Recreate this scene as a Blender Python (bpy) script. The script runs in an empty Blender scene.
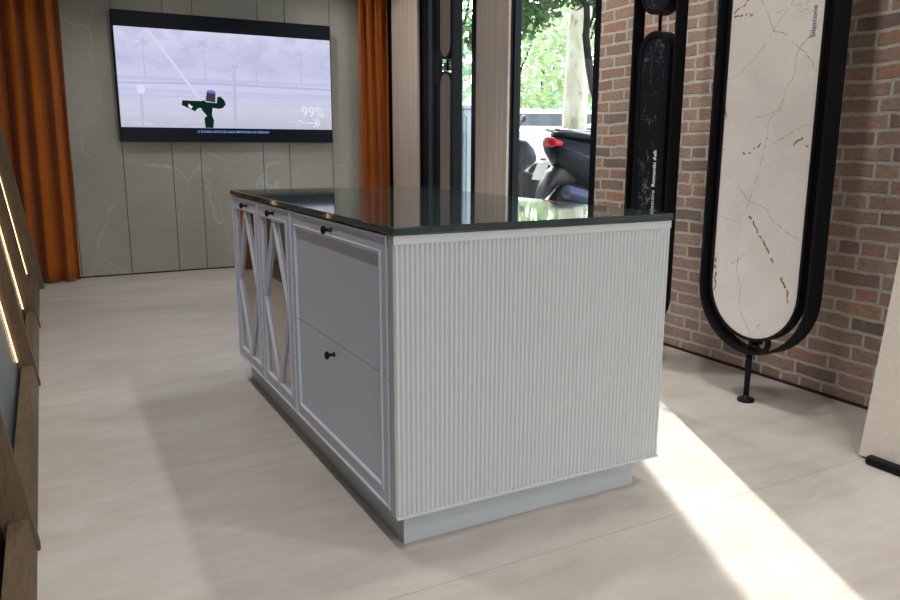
import bpy, math, random
from mathutils import Vector, Matrix
random.seed(7)
S = bpy.context.scene
COL = S.collection
PI = math.pi

# ------------------------------------------------------------------ materials
MATS = {}

def lin(r, g, b):
    f = lambda c: (c / 255 / 12.92) if c / 255 <= 0.04045 else ((c / 255 + 0.055) / 1.055) ** 2.4
    return (f(r), f(g), f(b), 1.0)


class NT:
    """small node-tree builder"""
    def __init__(self, name):
        self.m = bpy.data.materials.new(name)
        self.m.use_nodes = True
        self.t = self.m.node_tree
        self.t.nodes.clear()
        self.out = self.n('ShaderNodeOutputMaterial')

    def n(self, typ, **kw):
        nd = self.t.nodes.new(typ)
        for k, v in kw.items():
            setattr(nd, k, v)
        return nd

    def l(self, a, b):
        self.t.links.new(a, b)

    def setin(self, sock, v):
        if hasattr(v, 'is_linked') or hasattr(v, 'links'):
            self.l(v, sock)
        else:
            sock.default_value = v

    def math(self, op, a, b=0.0, c=None):
        nd = self.n('ShaderNodeMath', operation=op)
        self.setin(nd.inputs[0], a)
        self.setin(nd.inputs[1], b)
        if c is not None:
            self.setin(nd.inputs[2], c)
        return nd.outputs[0]

    def coord(self):
        return self.n('ShaderNodeTexCoord').outputs['Object']

    def sep(self, v):
        nd = self.n('ShaderNodeSeparateXYZ')
        self.l(v, nd.inputs[0])
        return nd.outputs

    def comb(self, x, y, z):
        nd = self.n('ShaderNodeCombineXYZ')
        for i, v in enumerate((x, y, z)):
            self.setin(nd.inputs[i], v)
        return nd.outputs[0]

    def mapping(self, v, scale=(1, 1, 1), rot=(0, 0, 0), loc=(0, 0, 0)):
        nd = self.n('ShaderNodeMapping')
        self.l(v, nd.inputs[0])
        nd.inputs['Scale'].default_value = scale
        nd.inputs['Rotation'].default_value = rot
        nd.inputs['Location'].default_value = loc
        return nd.outputs[0]

    def noise(self, v, scale=5, detail=4, rough=0.55, dist=0.0, color=False):
        nd = self.n('ShaderNodeTexNoise')
        self.l(v, nd.inputs['Vector'])
        nd.inputs['Scale'].default_value = scale
        nd.inputs['Detail'].default_value = detail
        nd.inputs['Roughness'].default_value = rough
        nd.inputs['Distortion'].default_value = dist
        return nd.outputs['Color' if color else 'Fac']

    def voronoi(self, v, scale=5, feature='DISTANCE_TO_EDGE', out='Distance'):
        nd = self.n('ShaderNodeTexVoronoi', feature=feature)
        self.l(v, nd.inputs['Vector'])
        nd.inputs['Scale'].default_value = scale
        return nd.outputs[out]

    def ramp(self, fac, stops, interp='LINEAR'):
        nd = self.n('ShaderNodeValToRGB')
        nd.color_ramp.interpolation = interp
        els = nd.color_ramp.elements
        while len(els) < len(stops):
            els.new(0.5)
        for e, (p, c) in zip(els, stops):
            e.position = p
            e.color = c if len(c) == 4 else (*c, 1)
        self.l(fac, nd.inputs[0])
        return nd.outputs[0]

    def mix(self, fac, a, b, blend='MIX'):
        nd = self.n('ShaderNodeMix', data_type='RGBA', blend_type=blend)
        self.setin(nd.inputs['Factor'], fac)
        self.setin(nd.inputs['A'], a) if False else None
        ia = [i for i in nd.inputs if i.identifier == 'A_Color'][0]
        ib = [i for i in nd.inputs if i.identifier == 'B_Color'][0]
        self.setin(ia, a)
        self.setin(ib, b)
        return [o for o in nd.outputs if o.identifier == 'Result_Color'][0]

    def bump(self, h, strength=0.3, dist=0.01):
        nd = self.n('ShaderNodeBump')
        nd.inputs['Strength'].default_value = strength
        nd.inputs['Distance'].default_value = dist
        self.l(h, nd.inputs['Height'])
        return nd.outputs[0]

    def bsdf(self, color, rough=0.5, metal=0.0, normal=None, spec=None, ior=None, coat=0.0, sheen=0.0):
        nd = self.n('ShaderNodeBsdfPrincipled')
        self.setin(nd.inputs['Base Color'], color)
        self.setin(nd.inputs['Roughness'], rough)
        nd.inputs['Metallic'].default_value = metal
        if spec is not None:
            nd.inputs['Specular IOR Level'].default_value = spec
        if ior:
            nd.inputs['IOR'].default_value = ior
        nd.inputs['Coat Weight'].default_value = coat
        nd.inputs['Sheen Weight'].default_value = sheen
        if normal is not None:
            self.l(normal, nd.inputs['Normal'])
        self.l(nd.outputs[0], self.out.inputs[0])
        return nd


def plain(name, rgb, rough=0.5, metal=0.0, var=0.06, scale=6, spec=None, coat=0.0, bump=0.0, stretch=(1, 1, 1), sheen=0.0):
    """painted / metal / plastic surface with a slight procedural variation"""
    t = NT(name)
    v = t.mapping(t.coord(), scale=stretch)
    f = t.noise(v, scale, 5, 0.6)
    a = tuple(c * (1 - var) for c in rgb[:3]) + (1,)
    b = tuple(min(1, c * (1 + var)) for c in rgb[:3]) + (1,)
    c = t.ramp(f, [(0.3, a), (0.7, b)])
    nrm = t.bump(f, bump, 0.004) if bump else None
    t.bsdf(c, rough, metal, nrm, spec, coat=coat, sheen=sheen)
    MATS[name] = t.m
    return t.m


def emit(name, rgb, strength=1.0):
    t = NT(name)
    e = t.n('ShaderNodeEmission')
    e.inputs[0].default_value = rgb
    e.inputs[1].default_value = strength
    t.l(e.outputs[0], t.out.inputs[0])
    MATS[name] = t.m
    return t.m


M_black = plain('black_metal', (0.0042, 0.0048, 0.0062, 1), 0.5, 0.0, 0.2, 20, spec=0.16)
M_frame = plain('window_black', (0.0040, 0.0052, 0.0075, 1), 0.4, 0.0, 0.2, 12, spec=0.15)
M_cab = plain('cabinet_lacquer', lin(206, 209, 222), 0.42, 0, 0.01, 3)
M_flute = plain('fluted_lacquer', lin(186, 187, 186), 0.5, 0, 0.01, 3)
M_plinth = plain('plinth_grey', lin(176, 179, 180), 0.4, 0, 0.02, 3)
M_knob = plain('knob_black', (0.012, 0.010, 0.009, 1), 0.38, 0.6, 0.3, 60)
M_plaster = plain('plaster', lin(150, 146, 138), 0.8, 0, 0.03, 3)
M_ceiling = plain('ceiling_paint', lin(150, 148, 145), 0.85, 0, 0.02, 2)
M_plastic = plain('black_plastic', (0.004, 0.007, 0.011, 1), 0.35, 0, 0.1, 10, spec=0.12)
M_copper = plain('copper_plate', lin(70, 45, 36), 0.45, 0.3, 0.2, 20)


def mat_floor():
    t = NT('floor_tiles')
    co = t.coord()
    s = t.sep(co)
    n1 = t.noise(t.mapping(co, scale=(1.0, 2.6, 1), rot=(0, 0, 0.5)), 1.6, 6, 0.6, 0.8)
    n2 = t.noise(t.mapping(co, scale=(1.0, 3.0, 1), rot=(0, 0, 0.4)), 7, 6, 0.65, 0.5)
    f = t.math('ADD', t.math('MULTIPLY', n1, 0.6), t.math('MULTIPLY', n2, 0.4))
    c = t.ramp(f, [(0.34, lin(174, 165, 156)), (0.5, lin(187, 179, 170)), (0.66, lin(199, 193, 185))])
    # joints: 1.1 m tiles in y, 1.45 m in x
    def joint(v, off, step, w):
        q = t.math('FRACT', t.math('DIVIDE', t.math('ADD', v, off), step))
        d = t.math('MINIMUM', q, t.math('SUBTRACT', 1.0, q))
        return t.math('LESS_THAN', t.math('MULTIPLY', d, step), w)
    j = joint(s[1], 0.178 + 22, 1.1, 0.0016)
    c2 = t.mix(t.math('MULTIPLY', j, 0.55), c, lin(132, 116, 102))
    r = t.ramp(n2, [(0.3, (0.34, 0.34, 0.34, 1)), (0.7, (0.46, 0.46, 0.46, 1))])
    nb = t.bump(n2, 0.05, 0.004)
    t.bsdf(c2, r, 0, nb, 0.45)
    return t.m


def mat_brick():
    t = NT('brick_wall')
    co = t.coord()
    s = t.sep(co)
    wob = t.noise(co, 9, 3, 0.5)
    wob = t.math('MULTIPLY', t.math('SUBTRACT', wob, 0.5), 0.022)
    H, W = 0.0668, 0.222
    z = t.math('DIVIDE', t.math('ADD', t.math('ADD', s[2], wob), 0.006), H)
    row = t.math('FLOOR', z)
    wn = t.n('ShaderNodeTexWhiteNoise', noise_dimensions='1D')
    t.l(row, wn.inputs['W'])
    off = t.math('ADD', t.math('MULTIPLY', t.math('MODULO', row, 2.0), 0.5), t.math('MULTIPLY', wn.outputs['Value'], 0.34))
    y = t.math('ADD', t.math('DIVIDE', t.math('ADD', t.math('ADD', s[1], wob), 20.0), W), off)
    colm = t.math('FLOOR', y)
    fy = t.math('FRACT', y)
    fz = t.math('FRACT', z)
    # some bricks are split into two headers
    wn2 = t.n('ShaderNodeTexWhiteNoise', noise_dimensions='2D')
    t.l(t.comb(colm, row, 0.0), wn2.inputs['Vector'])
    split = t.math('LESS_THAN', wn2.outputs['Value'], 0.16)
    half = t.math('GREATER_THAN', fy, 0.5)
    fy2 = t.math('FRACT', t.math('MULTIPLY', fy, 2.0))
    dy1 = t.math('MULTIPLY', t.math('MINIMUM', fy, t.math('SUBTRACT', 1.0, fy)), W)
    dy2 = t.math('MULTIPLY', t.math('MINIMUM', fy2, t.math('SUBTRACT', 1.0, fy2)), W / 2)
    dy = t.math('ADD', t.math('MULTIPLY', dy1, t.math('SUBTRACT', 1.0, split)), t.math('MULTIPLY', dy2, split))
    dz = t.math('MULTIPLY', t.math('MINIMUM', fz, t.math('SUBTRACT', 1.0, fz)), H)
    d = t.math('MINIMUM', dy, dz)
    rag = t.noise(co, 55, 3, 0.6)
    d2 = t.math('ADD', d, t.math('MULTIPLY', t.math('SUBTRACT', rag, 0.5), 0.011))
    brick = t.n('ShaderNodeMapRange')
    t.l(d2, brick.inputs['Value'])
    brick.inputs['From Min'].default_value = 0.0062
    brick.inputs['From Max'].default_value = 0.0092
    bf = brick.outputs[0]
    idc = t.comb(t.math('ADD', colm, t.math('MULTIPLY', t.math('MULTIPLY', half, split), 0.37)), row, 3.0)
    wn3 = t.n('ShaderNodeTexWhiteNoise', noise_dimensions='3D')
    t.l(idc, wn3.inputs['Vector'])
    c = t.ramp(wn3.outputs['Value'], [
        (0.0, lin(112, 100, 94)), (0.12, lin(160, 132, 114)), (0.3, lin(178, 146, 126)), (0.5, lin(168, 144, 126)),
        (0.68, lin(186, 162, 138)), (0.82, lin(182, 134, 106)), (0.92, lin(136, 118, 108)), (1.0, lin(192, 138, 106))])
    spots = t.noise(t.mapping(co, scale=(1, 1, 2.2)), 34, 6, 0.7)
    c = t.mix(t.ramp(spots, [(0.42, (0, 0, 0, 1)), (0.75, (0.75, 0.75, 0.75, 1))]), c, lin(96, 82, 76))
    white = t.noise(co, 16, 5, 0.7)
    c = t.mix(t.ramp(white, [(0.56, (0, 0, 0, 1)), (0.8, (0.5, 0.5, 0.5, 1))]), c, lin(176, 168, 158))
    stain = t.noise(t.mapping(co, scale=(1, 0.8, 1.3)), 3.2, 5, 0.65)
    c = t.mix(t.ramp(stain, [(0.38, (0.12, 0.12, 0.12, 1)), (0.68, (0.55, 0.55, 0.55, 1))]), c, lin(150, 136, 124))
    mort = t.ramp(rag, [(0.3, lin(172, 167, 160)), (0.7, lin(200, 196, 189))])
    col = t.mix(bf, mort, c)
    h = t.math('ADD', t.math('MULTIPLY', bf, 1.0), t.math('MULTIPLY', spots, 0.35))
    t.bsdf(col, 0.9, 0, t.bump(h, 0.7, 0.008), 0.2)
    return t.m


def mat_stonewall():
    t = NT('wall_stone_tiles')
    co = t.coord()
    n1 = t.noise(co, 1.3, 5, 0.6, 0.4)
    n2 = t.noise(co, 30, 4, 0.7)
    f = t.math('ADD', t.math('MULTIPLY', n1, 0.75), t.math('MULTIPLY', n2, 0.25))
    c = t.ramp(f, [(0.35, lin(138, 135, 125)), (0.65, lin(154, 150, 140))])
    warp = t.n('ShaderNodeVectorMath', operation='MULTIPLY_ADD')
    t.l(t.noise(co, 1.4, 3, 0.5, color=True), warp.inputs[0])
    warp.inputs[1].default_value = (0.5, 0.5, 0.5)
    t.l(co, warp.inputs[2])
    e = t.voronoi(t.mapping(warp.outputs[0], scale=(1.5, 1, 0.75), rot=(0, 0.55, 0)), 1.25)
    vein = t.ramp(e, [(0.0, (1, 1, 1, 1)), (0.007, (0, 0, 0, 1))])
    keep = t.ramp(t.noise(co, 2.3, 2, 0.5), [(0.45, (0, 0, 0, 1)), (0.62, (0.5, 0.5, 0.5, 1))])
    k = t.mix(1.0, vein, keep, 'MULTIPLY')
    c = t.mix(k, c, lin(186, 184, 176))
    t.bsdf(c, 0.55, 0, t.bump(n2, 0.04, 0.003), 0.35)
    return t.m


def mat_travertine(name, a, b, sc=1.0):
    t = NT(name)
    co = t.coord()
    n1 = t.noise(t.mapping(co, scale=(8, 26 * sc, 0.5)), 1.6, 7, 0.62, 0.25)
    n2 = t.noise(t.mapping(co, scale=(6, 90, 3)), 2.0, 4, 0.7)
    f = t.math('ADD', t.math('MULTIPLY', n1, 0.75), t.math('MULTIPLY', n2, 0.25))
    c = t.ramp(f, [(0.32, a), (0.68, b)])
    pits = t.noise(t.mapping(co, scale=(10, 60, 18)), 3, 3, 0.6)
    c = t.mix(t.ramp(pits, [(0.66, (0, 0, 0, 1)), (0.74, (0.45, 0.45, 0.45, 1))]), c, tuple(x * 0.5 for x in a[:3]) + (1,))
    t.bsdf(c, 0.6, 0, t.bump(n2, 0.06, 0.003), 0.3)
    return t.m


def mat_worktop():
    t = NT('worktop_quartz')
    co = t.coord()
    n = t.noise(co, 260, 3, 0.7)
    n2 = t.noise(co, 14, 4, 0.6)
    c = t.ramp(n, [(0.40, (0.018, 0.031, 0.029, 1)), (0.62, (0.032, 0.050, 0.046, 1)), (0.72, (0.07, 0.092, 0.084, 1))])
    c = t.mix(t.math('MULTIPLY', n2, 0.35), c, (0.023, 0.040, 0.038, 1))
    t.bsdf(c, 0.045, 0, None, 0.62)
    return t.m


def mat_wood(name, a, b, scale=(1, 1, 1)):
    t = NT(name)
    co = t.coord()
    n = t.noise(t.mapping(co, scale=scale), 6, 7, 0.65, 1.2)
    n2 = t.noise(t.mapping(co, scale=tuple(s * 4 for s in scale)), 9, 5, 0.7)
    f = t.math('ADD', t.math('MULTIPLY', n, 0.7), t.math('MULTIPLY', n2, 0.3))
    c = t.ramp(f, [(0.33, a), (0.67, b)])
    t.bsdf(c, 0.6, 0, t.bump(n2, 0.2, 0.003), 0.3)
    return t.m


def mat_curtain():
    t = NT('curtain_fabric')
    co = t.coord()
    n = t.noise(t.mapping(co, scale=(240, 240, 60)), 3, 3, 0.6)
    n2 = t.noise(co, 3, 3, 0.5)
    f = t.math('ADD', t.math('MULTIPLY', n, 0.4), t.math('MULTIPLY', n2, 0.6))
    c = t.ramp(f, [(0.35, lin(138, 66, 0)), (0.65, lin(154, 79, 3))])
    t.bsdf(c, 0.8, 0, t.bump(n, 0.08, 0.002), 0.15, sheen=0.15)
    return t.m


def mat_whitemarble():
    t = NT('white_marble')
    co = t.coord()
    n = t.noise(co, 3, 5, 0.6, 0.5)
    n2 = t.noise(co, 40, 4, 0.7)
    f = t.math('ADD', t.math('MULTIPLY', n, 0.7), t.math('MULTIPLY', n2, 0.3))
    c = t.ramp(f, [(0.35, lin(206, 199, 192)), (0.65, lin(220, 214, 207))])
    w = t.n('ShaderNodeVectorMath', operation='MULTIPLY_ADD')
    t.l(t.noise(co, 7, 4, 0.6, color=True), w.inputs[0])
    w.inputs[1].default_value = (0.14, 0.14, 0.14)
    t.l(co, w.inputs[2])
    e = t.voronoi(w.outputs[0], 3.3)
    vein = t.ramp(e, [(0.0, (1, 1, 1, 1)), (0.012, (0, 0, 0, 1))])
    keep = t.ramp(t.noise(co, 4.0, 2, 0.5), [(0.56, (0, 0, 0, 1)), (0.7, (0.45, 0.45, 0.45, 1))])
    c = t.mix(t.mix(1.0, vein, keep, 'MULTIPLY'), c, lin(160, 136, 118))
    t.bsdf(c, 0.35, 0, None, 0.35)
    return t.m


def mat_vein(name, a, b):
    t = NT(name)
    co = t.coord()
    n = t.noise(co, 60, 4, 0.7)
    t.bsdf(t.ramp(n, [(0.35, a), (0.65, b)]), 0.4, 0, None, 0.3)
    return t.m


def mat_blackmarble():
    t = NT('black_marble')
    co = t.coord()
    w = t.n('ShaderNodeVectorMath', operation='MULTIPLY_ADD')
    t.l(t.noise(co, 9, 5, 0.65, color=True), w.inputs[0])
    w.inputs[1].default_value = (0.16, 0.16, 0.16)
    t.l(t.mapping(co, scale=(1, 1.5, 0.7), rot=(0.5, 0, 0)), w.inputs[2])
    e = t.voronoi(w.outputs[0], 16)
    vein = t.ramp(e, [(0.0, (1, 1, 1, 1)), (0.05, (0, 0, 0, 1))])
    keep = t.ramp(t.noise(co, 14, 3, 0.6), [(0.46, (0, 0, 0, 1)), (0.64, (0.9, 0.9, 0.9, 1))])
    c = t.mix(t.mix(1.0, vein, keep, 'MULTIPLY'), (0.008, 0.009, 0.013, 1), lin(138, 140, 146))
    t.bsdf(c, 0.45, 0, None, 0.14)
    return t.m


def mat_glass():
    """clear shop window pane: see-through with a grazing reflection"""
    t = NT('window_glass')
    tr = t.n('ShaderNodeBsdfTransparent')
    tr.inputs[0].default_value = (0.945, 0.972, 0.978, 1)
    gl = t.n('ShaderNodeBsdfGlossy')
    gl.inputs['Roughness'].default_value = 0.0
    fr = t.n('ShaderNodeFresnel')
    geo = t.n('ShaderNodeNewGeometry')
    ior = t.math('ADD', 1.45, t.math('MULTIPLY', geo.outputs['Backfacing'], 1 / 1.45 - 1.45))
    t.l(ior, fr.inputs['IOR'])
    mx = t.n('ShaderNodeMixShader')
    t.l(fr.outputs[0], mx.inputs[0])
    t.l(tr.outputs[0], mx.inputs[1])
    t.l(gl.outputs[0], mx.inputs[2])
    t.l(mx.outputs[0], t.out.inputs[0])
    return t.m


def mat_leaf(name, a, b, tl):
    t = NT(name)
    co = t.coord()
    f = t.noise(co, 2.5, 4, 0.7)
    c = t.ramp(f, [(0.3, a), (0.7, b)])
    df = t.n('ShaderNodeBsdfDiffuse')
    tn = t.n('ShaderNodeBsdfTranslucent')
    t.l(c, df.inputs[0])
    t.l(c, tn.inputs[0])
    mx = t.n('ShaderNodeMixShader')
    mx.inputs[0].default_value = tl
    t.l(df.outputs[0], mx.inputs[1])
    t.l(tn.outputs[0], mx.inputs[2])
    t.l(mx.outputs[0], t.out.inputs[0])
    return t.m


def mat_bark(name, a, b, c3):
    t = NT(name)
    co = t.coord()
    e = t.noise(t.mapping(co, scale=(2.2, 2.2, 0.9)), 3.0, 5, 0.55, 0.6)
    c = t.ramp(e, [(0.36, a), (0.48, b), (0.56, b), (0.66, c3)])
    t.bsdf(c, 0.85, 0, t.bump(e, 0.3, 0.01), 0.2)
    return t.m


def mat_screen():
    """misty lavender park footage with pale bands"""
    t = NT('screen_picture')
    co = t.coord()
    s = t.sep(co)
    g = t.math('DIVIDE', t.math('SUBTRACT', s[2], 1.28), 0.82)
    c = t.ramp(g, [(0.0, lin(188, 190, 206)), (0.2, lin(203, 205, 224)), (0.36, lin(200, 202, 230)), (0.385, lin(192, 194, 226)), (0.40, lin(204, 205, 233)),
                   (0.47, lin(208, 209, 236)), (0.50, lin(190, 190, 226)), (0.53, lin(206, 206, 236)), (0.7, lin(198, 198, 230)), (1.0, lin(214, 214, 240))])
    n = t.noise(t.mapping(co, scale=(1, 1, 1.2)), 4.5, 6, 0.65, 0.3)
    up = t.ramp(g, [(0.5, (0, 0, 0, 1)), (0.62, (1, 1, 1, 1))])
    k = t.mix(1.0, t.ramp(n, [(0.45, (0, 0, 0, 1)), (0.62, (0.75, 0.75, 0.75, 1))]), up, 'MULTIPLY')
    c = t.mix(k, c, lin(186, 188, 218))
    n2 = t.noise(t.mapping(co, scale=(1.4, 1, 9)), 3.5, 5, 0.6)
    c = t.mix(t.ramp(n2, [(0.5, (0, 0, 0, 1)), (0.75, (0.5, 0.5, 0.5, 1))]), c, lin(218, 218, 238))
    e = t.n('ShaderNodeEmission')
    t.l(c, e.inputs[0])
    e.inputs[1].default_value = 1.0
    t.l(e.outputs[0], t.out.inputs[0])
    return t.m


M_floor = mat_floor()
M_brick = mat_brick()
M_stonewall = mat_stonewall()
M_trav = mat_travertine('travertine_beige', lin(170, 155, 142), lin(204, 191, 178))
M_trav2 = mat_travertine('travertine_taupe', lin(124, 118, 112), lin(150, 144, 138))
M_top = mat_worktop()
M_wood = mat_wood('rack_wood', lin(76, 61, 44), lin(114, 94, 70), (6, 1.2, 6))
M_wood2 = mat_wood('rack_wood_upright', lin(76, 61, 44), lin(114, 94, 70), (6, 6, 1.2))
M_curt = mat_curtain()
M_marble = mat_whitemarble()
M_vein = mat_vein('brown_vein', lin(150, 132, 122), lin(176, 160, 150))
M_gold = mat_vein('gold_vein', lin(112, 88, 44), lin(150, 124, 78))
M_blackmarble = mat_blackmarble()
M_glass = mat_glass()
M_mirror = plain('bronze_mirror', (0.50, 0.46, 0.42, 1), 0.03, 1.0, 0.02, 2)
M_beigeslab = mat_vein('beige_slab', lin(200, 190, 178), lin(208, 199, 188))
M_screen = mat_screen()
M_led = emit('warm_led', (1.0, 0.60, 0.26, 1), 9)

# ------------------------------------------------------------------ mesh helpers


class MB:
    def __init__(self):
        self.v = []
        self.f = []
        self.mi = []
        self.sm = []

    def add(self, verts, faces, mi=0, smooth=False):
        o = len(self.v)
        self.v += [tuple(p) for p in verts]
        for f in faces:
            self.f.append(tuple(o + i for i in f))
            self.mi.append(mi)
            self.sm.append(smooth)
        return self

    def box(self, x0, x1, y0, y1, z0, z1, mi=0):
        vs = [(x, y, z) for z in (z0, z1) for y in (y0, y1) for x in (x0, x1)]
        fs = [(0, 2, 3, 1), (4, 5, 7, 6), (0, 1, 5, 4), (2, 6, 7, 3), (0, 4, 6, 2), (1, 3, 7, 5)]
        return self.add(vs, fs, mi)

    def prism(self, poly, axis, a, b, mi=0, smooth=False):
        """poly: 2D points in the two remaining axes (order x,y,z without axis); extruded from a to b"""
        def mk(p, t):
            q = list(p)
            q.insert(axis, t)
            return tuple(q)
        n = len(poly)
        vs = [mk(p, a) for p in poly] + [mk(p, b) for p in poly]
        self.add(vs, [tuple(range(n))[::-1], tuple(range(n, 2 * n))], mi)
        o = len(self.v) - 2 * n
        for i in range(n):
            j = (i + 1) % n
            self.f.append((o + i, o + j, o + n + j, o + n + i))
            self.mi.append(mi)
            self.sm.append(smooth)
        return self

    def ring(self, outer, inner, axis, a, b, mi=0):
        """tube of constant section between two outlines of equal point count"""
        n = len(outer)
        def mk(p, t):
            q = list(p)
            q.insert(axis, t)
            return tuple(q)
        vs = [mk(p, a) for p in outer] + [mk(p, a) for p in inner] + [mk(p, b) for p in outer] + [mk(p, b) for p in inner]
        fs = []
        for i in range(n):
            j = (i + 1) % n
            fs += [(i, j, n + j, n + i), (2 * n + i, 3 * n + i, 3 * n + j, 2 * n + j),
                   (i, 2 * n + i, 2 * n + j, j), (n + i, n + j, 3 * n + j, 3 * n + i)]
        return self.add(vs, fs, mi)

    def tube(self, pts, rad, seg=10, mi=0, smooth=True):
        pts = [Vector(p) for p in pts]
        rads = rad if isinstance(rad, (list, tuple)) else [rad] * len(pts)
        rings = []
        up = Vector((0, 0, 1))
        for i, p in enumerate(pts):
            d = (pts[min(i + 1, len(pts) - 1)] - pts[max(i - 1, 0)]).normalized()
            a = up if abs(d.dot(up)) < 0.95 else Vector((1, 0, 0))
            s = d.cross(a).normalized()
            u = s.cross(d)
            rings.append([p + (s * math.cos(k * 2 * PI / seg) + u * math.sin(k * 2 * PI / seg)) * rads[i] for k in range(seg)])
        vs = [q for r in rings for q in r]
        fs = []
        for i in range(len(pts) - 1):
            for k in range(seg):
                k2 = (k + 1) % seg
                fs.append((i * seg + k, i * seg + k2, (i + 1) * seg + k2, (i + 1) * seg + k))
        self.add(vs, fs, mi, smooth)
        o = len(self.v) - len(vs)
        self.f += [tuple(o + k for k in range(seg))[::-1], tuple(o + (len(pts) - 1) * seg + k for k in range(seg))]
        self.mi += [mi, mi]
        self.sm += [False, False]
        return self

    def lathe(self, prof, origin, axis=2, seg=16, mi=0, sgn=1, squash=(1, 1)):
        """prof: (radius, height) list revolved around axis through origin"""
        vs = []
        a1, a2 = [i for i in range(3) if i != axis]
        for r, h in prof:
            for k in range(seg):
                q = list(origin)
                q[axis] += h * sgn
                q[a1] += r * math.cos(2 * PI * k / seg) * squash[0]
                q[a2] += r * math.sin(2 * PI * k / seg) * squash[1]
                vs.append(tuple(q))
        fs = []
        for i in range(len(prof) - 1):
            for k in range(seg):
                k2 = (k + 1) % seg
                fs.append((i * seg + k, i * seg + k2, (i + 1) * seg + k2, (i + 1) * seg + k))
        fs += [tuple(range(seg))[::-1], tuple((len(prof) - 1) * seg + k for k in range(seg))]
        return self.add(vs, fs, mi, True)

    def loft(self, rings, mi=0, smooth=True, closed=True):
        n = len(rings[0])
        vs = [p for r in rings for p in r]
        fs = []
        for i in range(len(rings) - 1):
            for k in range(n if closed else n - 1):
                k2 = (k + 1) % n
                fs.append((i * n + k, i * n + k2, (i + 1) * n + k2, (i + 1) * n + k))
        if closed:
            fs += [tuple(range(n))[::-1], tuple((len(rings) - 1) * n + k for k in range(n))]
        return self.add(vs, fs, mi, smooth)

    def build(self, name, mat, parent=None, bevel=0.0, seg=2, recalc=True):
        me = bpy.data.meshes.new(name)
        me.from_pydata(self.v, [], self.f)
        for m in (mat if isinstance(mat, (list, tuple)) else [mat]):
            me.materials.append(m)
        me.polygons.foreach_set('material_index', self.mi)
        me.polygons.foreach_set('use_smooth', self.sm)
        if recalc:
            import bmesh
            bm = bmesh.new()
            bm.from_mesh(me)
            bmesh.ops.recalc_face_normals(bm, faces=bm.faces)
            bm.to_mesh(me)
            bm.free()
        me.update()
        o = bpy.data.objects.new(name, me)
        COL.objects.link(o)
        if parent is not None:
            o.parent = parent
            o.matrix_parent_inverse = world_of(parent).inverted()
        if bevel:
            b = o.modifiers.new('bevel', 'BEVEL')
            b.width = bevel
            b.segments = seg
            b.limit_method = 'ANGLE'
            b.angle_limit = math.radians(35)
        return o


def world_of(o):
    m = o.matrix_basis.copy()
    p = o
    if o.parent is not None:
        m = world_of(o.parent) @ o.matrix_parent_inverse @ m
    return m


def tag(o, label=None, cat=None, group=None, kind=None):
    if label:
        o['label'] = label
    if cat:
        o['category'] = cat
    if group:
        o['group'] = group
    if kind:
        o['kind'] = kind
    return o


def thing(name, loc, label, cat, group=None):
    o = bpy.data.objects.new(name, None)
    o.empty_display_size = 0.1
    COL.objects.link(o)
    o.location = loc
    return tag(o, label, cat, group)


def copy_tree(o, parent=None):
    c = o.copy()
    COL.objects.link(c)
    if parent is not None:
        c.parent = parent
        c.matrix_parent_inverse = o.matrix_parent_inverse.copy()
    for ch in list(o.children):
        copy_tree(ch, c)
    return c


def struct(o):
    o['kind'] = 'structure'
    return o


def lettering(name, txt, size, origin, xdir, ydir, mat, parent, bold=0.0, depth=0.0004, spacing=1.0):
    cu = bpy.data.curves.new(name, 'FONT')
    cu.body = txt
    cu.size = size
    cu.offset = bold
    cu.extrude = depth
    cu.space_character = spacing
    cu.resolution_u = 4
    tmp = bpy.data.objects.new('tmp_text', cu)
    COL.objects.link(tmp)
    bpy.context.view_layer.update()
    me = bpy.data.meshes.new_from_object(tmp.evaluated_get(bpy.context.evaluated_depsgraph_get()))
    bpy.data.objects.remove(tmp)
    x, y = Vector(xdir), Vector(ydir)
    z = x.cross(y)
    R = Matrix((x, y, z)).transposed().to_4x4()
    me.transform(Matrix.Translation(Vector(origin)) @ R)
    me.materials.clear()
    me.materials.append(mat)
    o = bpy.data.objects.new(name, me)
    COL.objects.link(o)
    o.parent = parent
    o.matrix_parent_inverse = world_of(parent).inverted()
    return o


# ------------------------------------------------------------------ room shell
XL, XR, YF, YB, ZC = -1.75, 2.321, -5.6, 5.408, 3.3
struct(MB().box(XL - 0.2, 2.62, YF - 0.2, YB + 0.25, -0.12, 0.0).build('floor', M_floor))
struct(MB().box(XL - 0.2, 2.62, YF - 0.2, YB + 0.25, ZC, ZC + 0.15).build('ceiling', M_ceiling))
struct(MB().box(XL - 0.15, XL, YF, YB + 0.2, 0, ZC).build('wall_left', M_plaster))
# end wall behind the camera, with an unseen window added for front fill light
WX0, WX1, WZ1 = -1.35, 2.0, 2.9
struct(MB().box(XL - 0.15, WX0, YF - 0.15, YF, 0, ZC).box(WX1, 2.6, YF - 0.15, YF, 0, ZC).box(WX0, WX1, YF - 0.15, YF, WZ1, ZC).build('wall_front', M_plaster))
w3 = struct(thing('window_3', ((WX0 + WX1) / 2, YF - 0.08, 0), None, None))
fr = MB().box(WX0, WX0 + 0.06, YF - 0.12, YF - 0.04, 0, WZ1).box(WX1 - 0.06, WX1, YF - 0.12, YF - 0.04, 0, WZ1).box(0.3, 0.36, YF - 0.12, YF - 0.04, 0.06, WZ1 - 0.06)
fr.box(WX0 + 0.06, WX1 - 0.06, YF - 0.12, YF - 0.04, 0, 0.06).box(WX0 + 0.06, WX1 - 0.06, YF - 0.12, YF - 0.04, WZ1 - 0.06, WZ1)
struct(fr.build('window_frame', M_frame, w3, bevel=0.003))
struct(MB().box(WX0 + 0.06, 0.3, YF - 0.085, YF - 0.077, 0.06, WZ1 - 0.06).box(0.36, WX1 - 0.06, YF - 0.085, YF - 0.077, 0.06, WZ1 - 0.06).build('pane', M_glass, w3))
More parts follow.
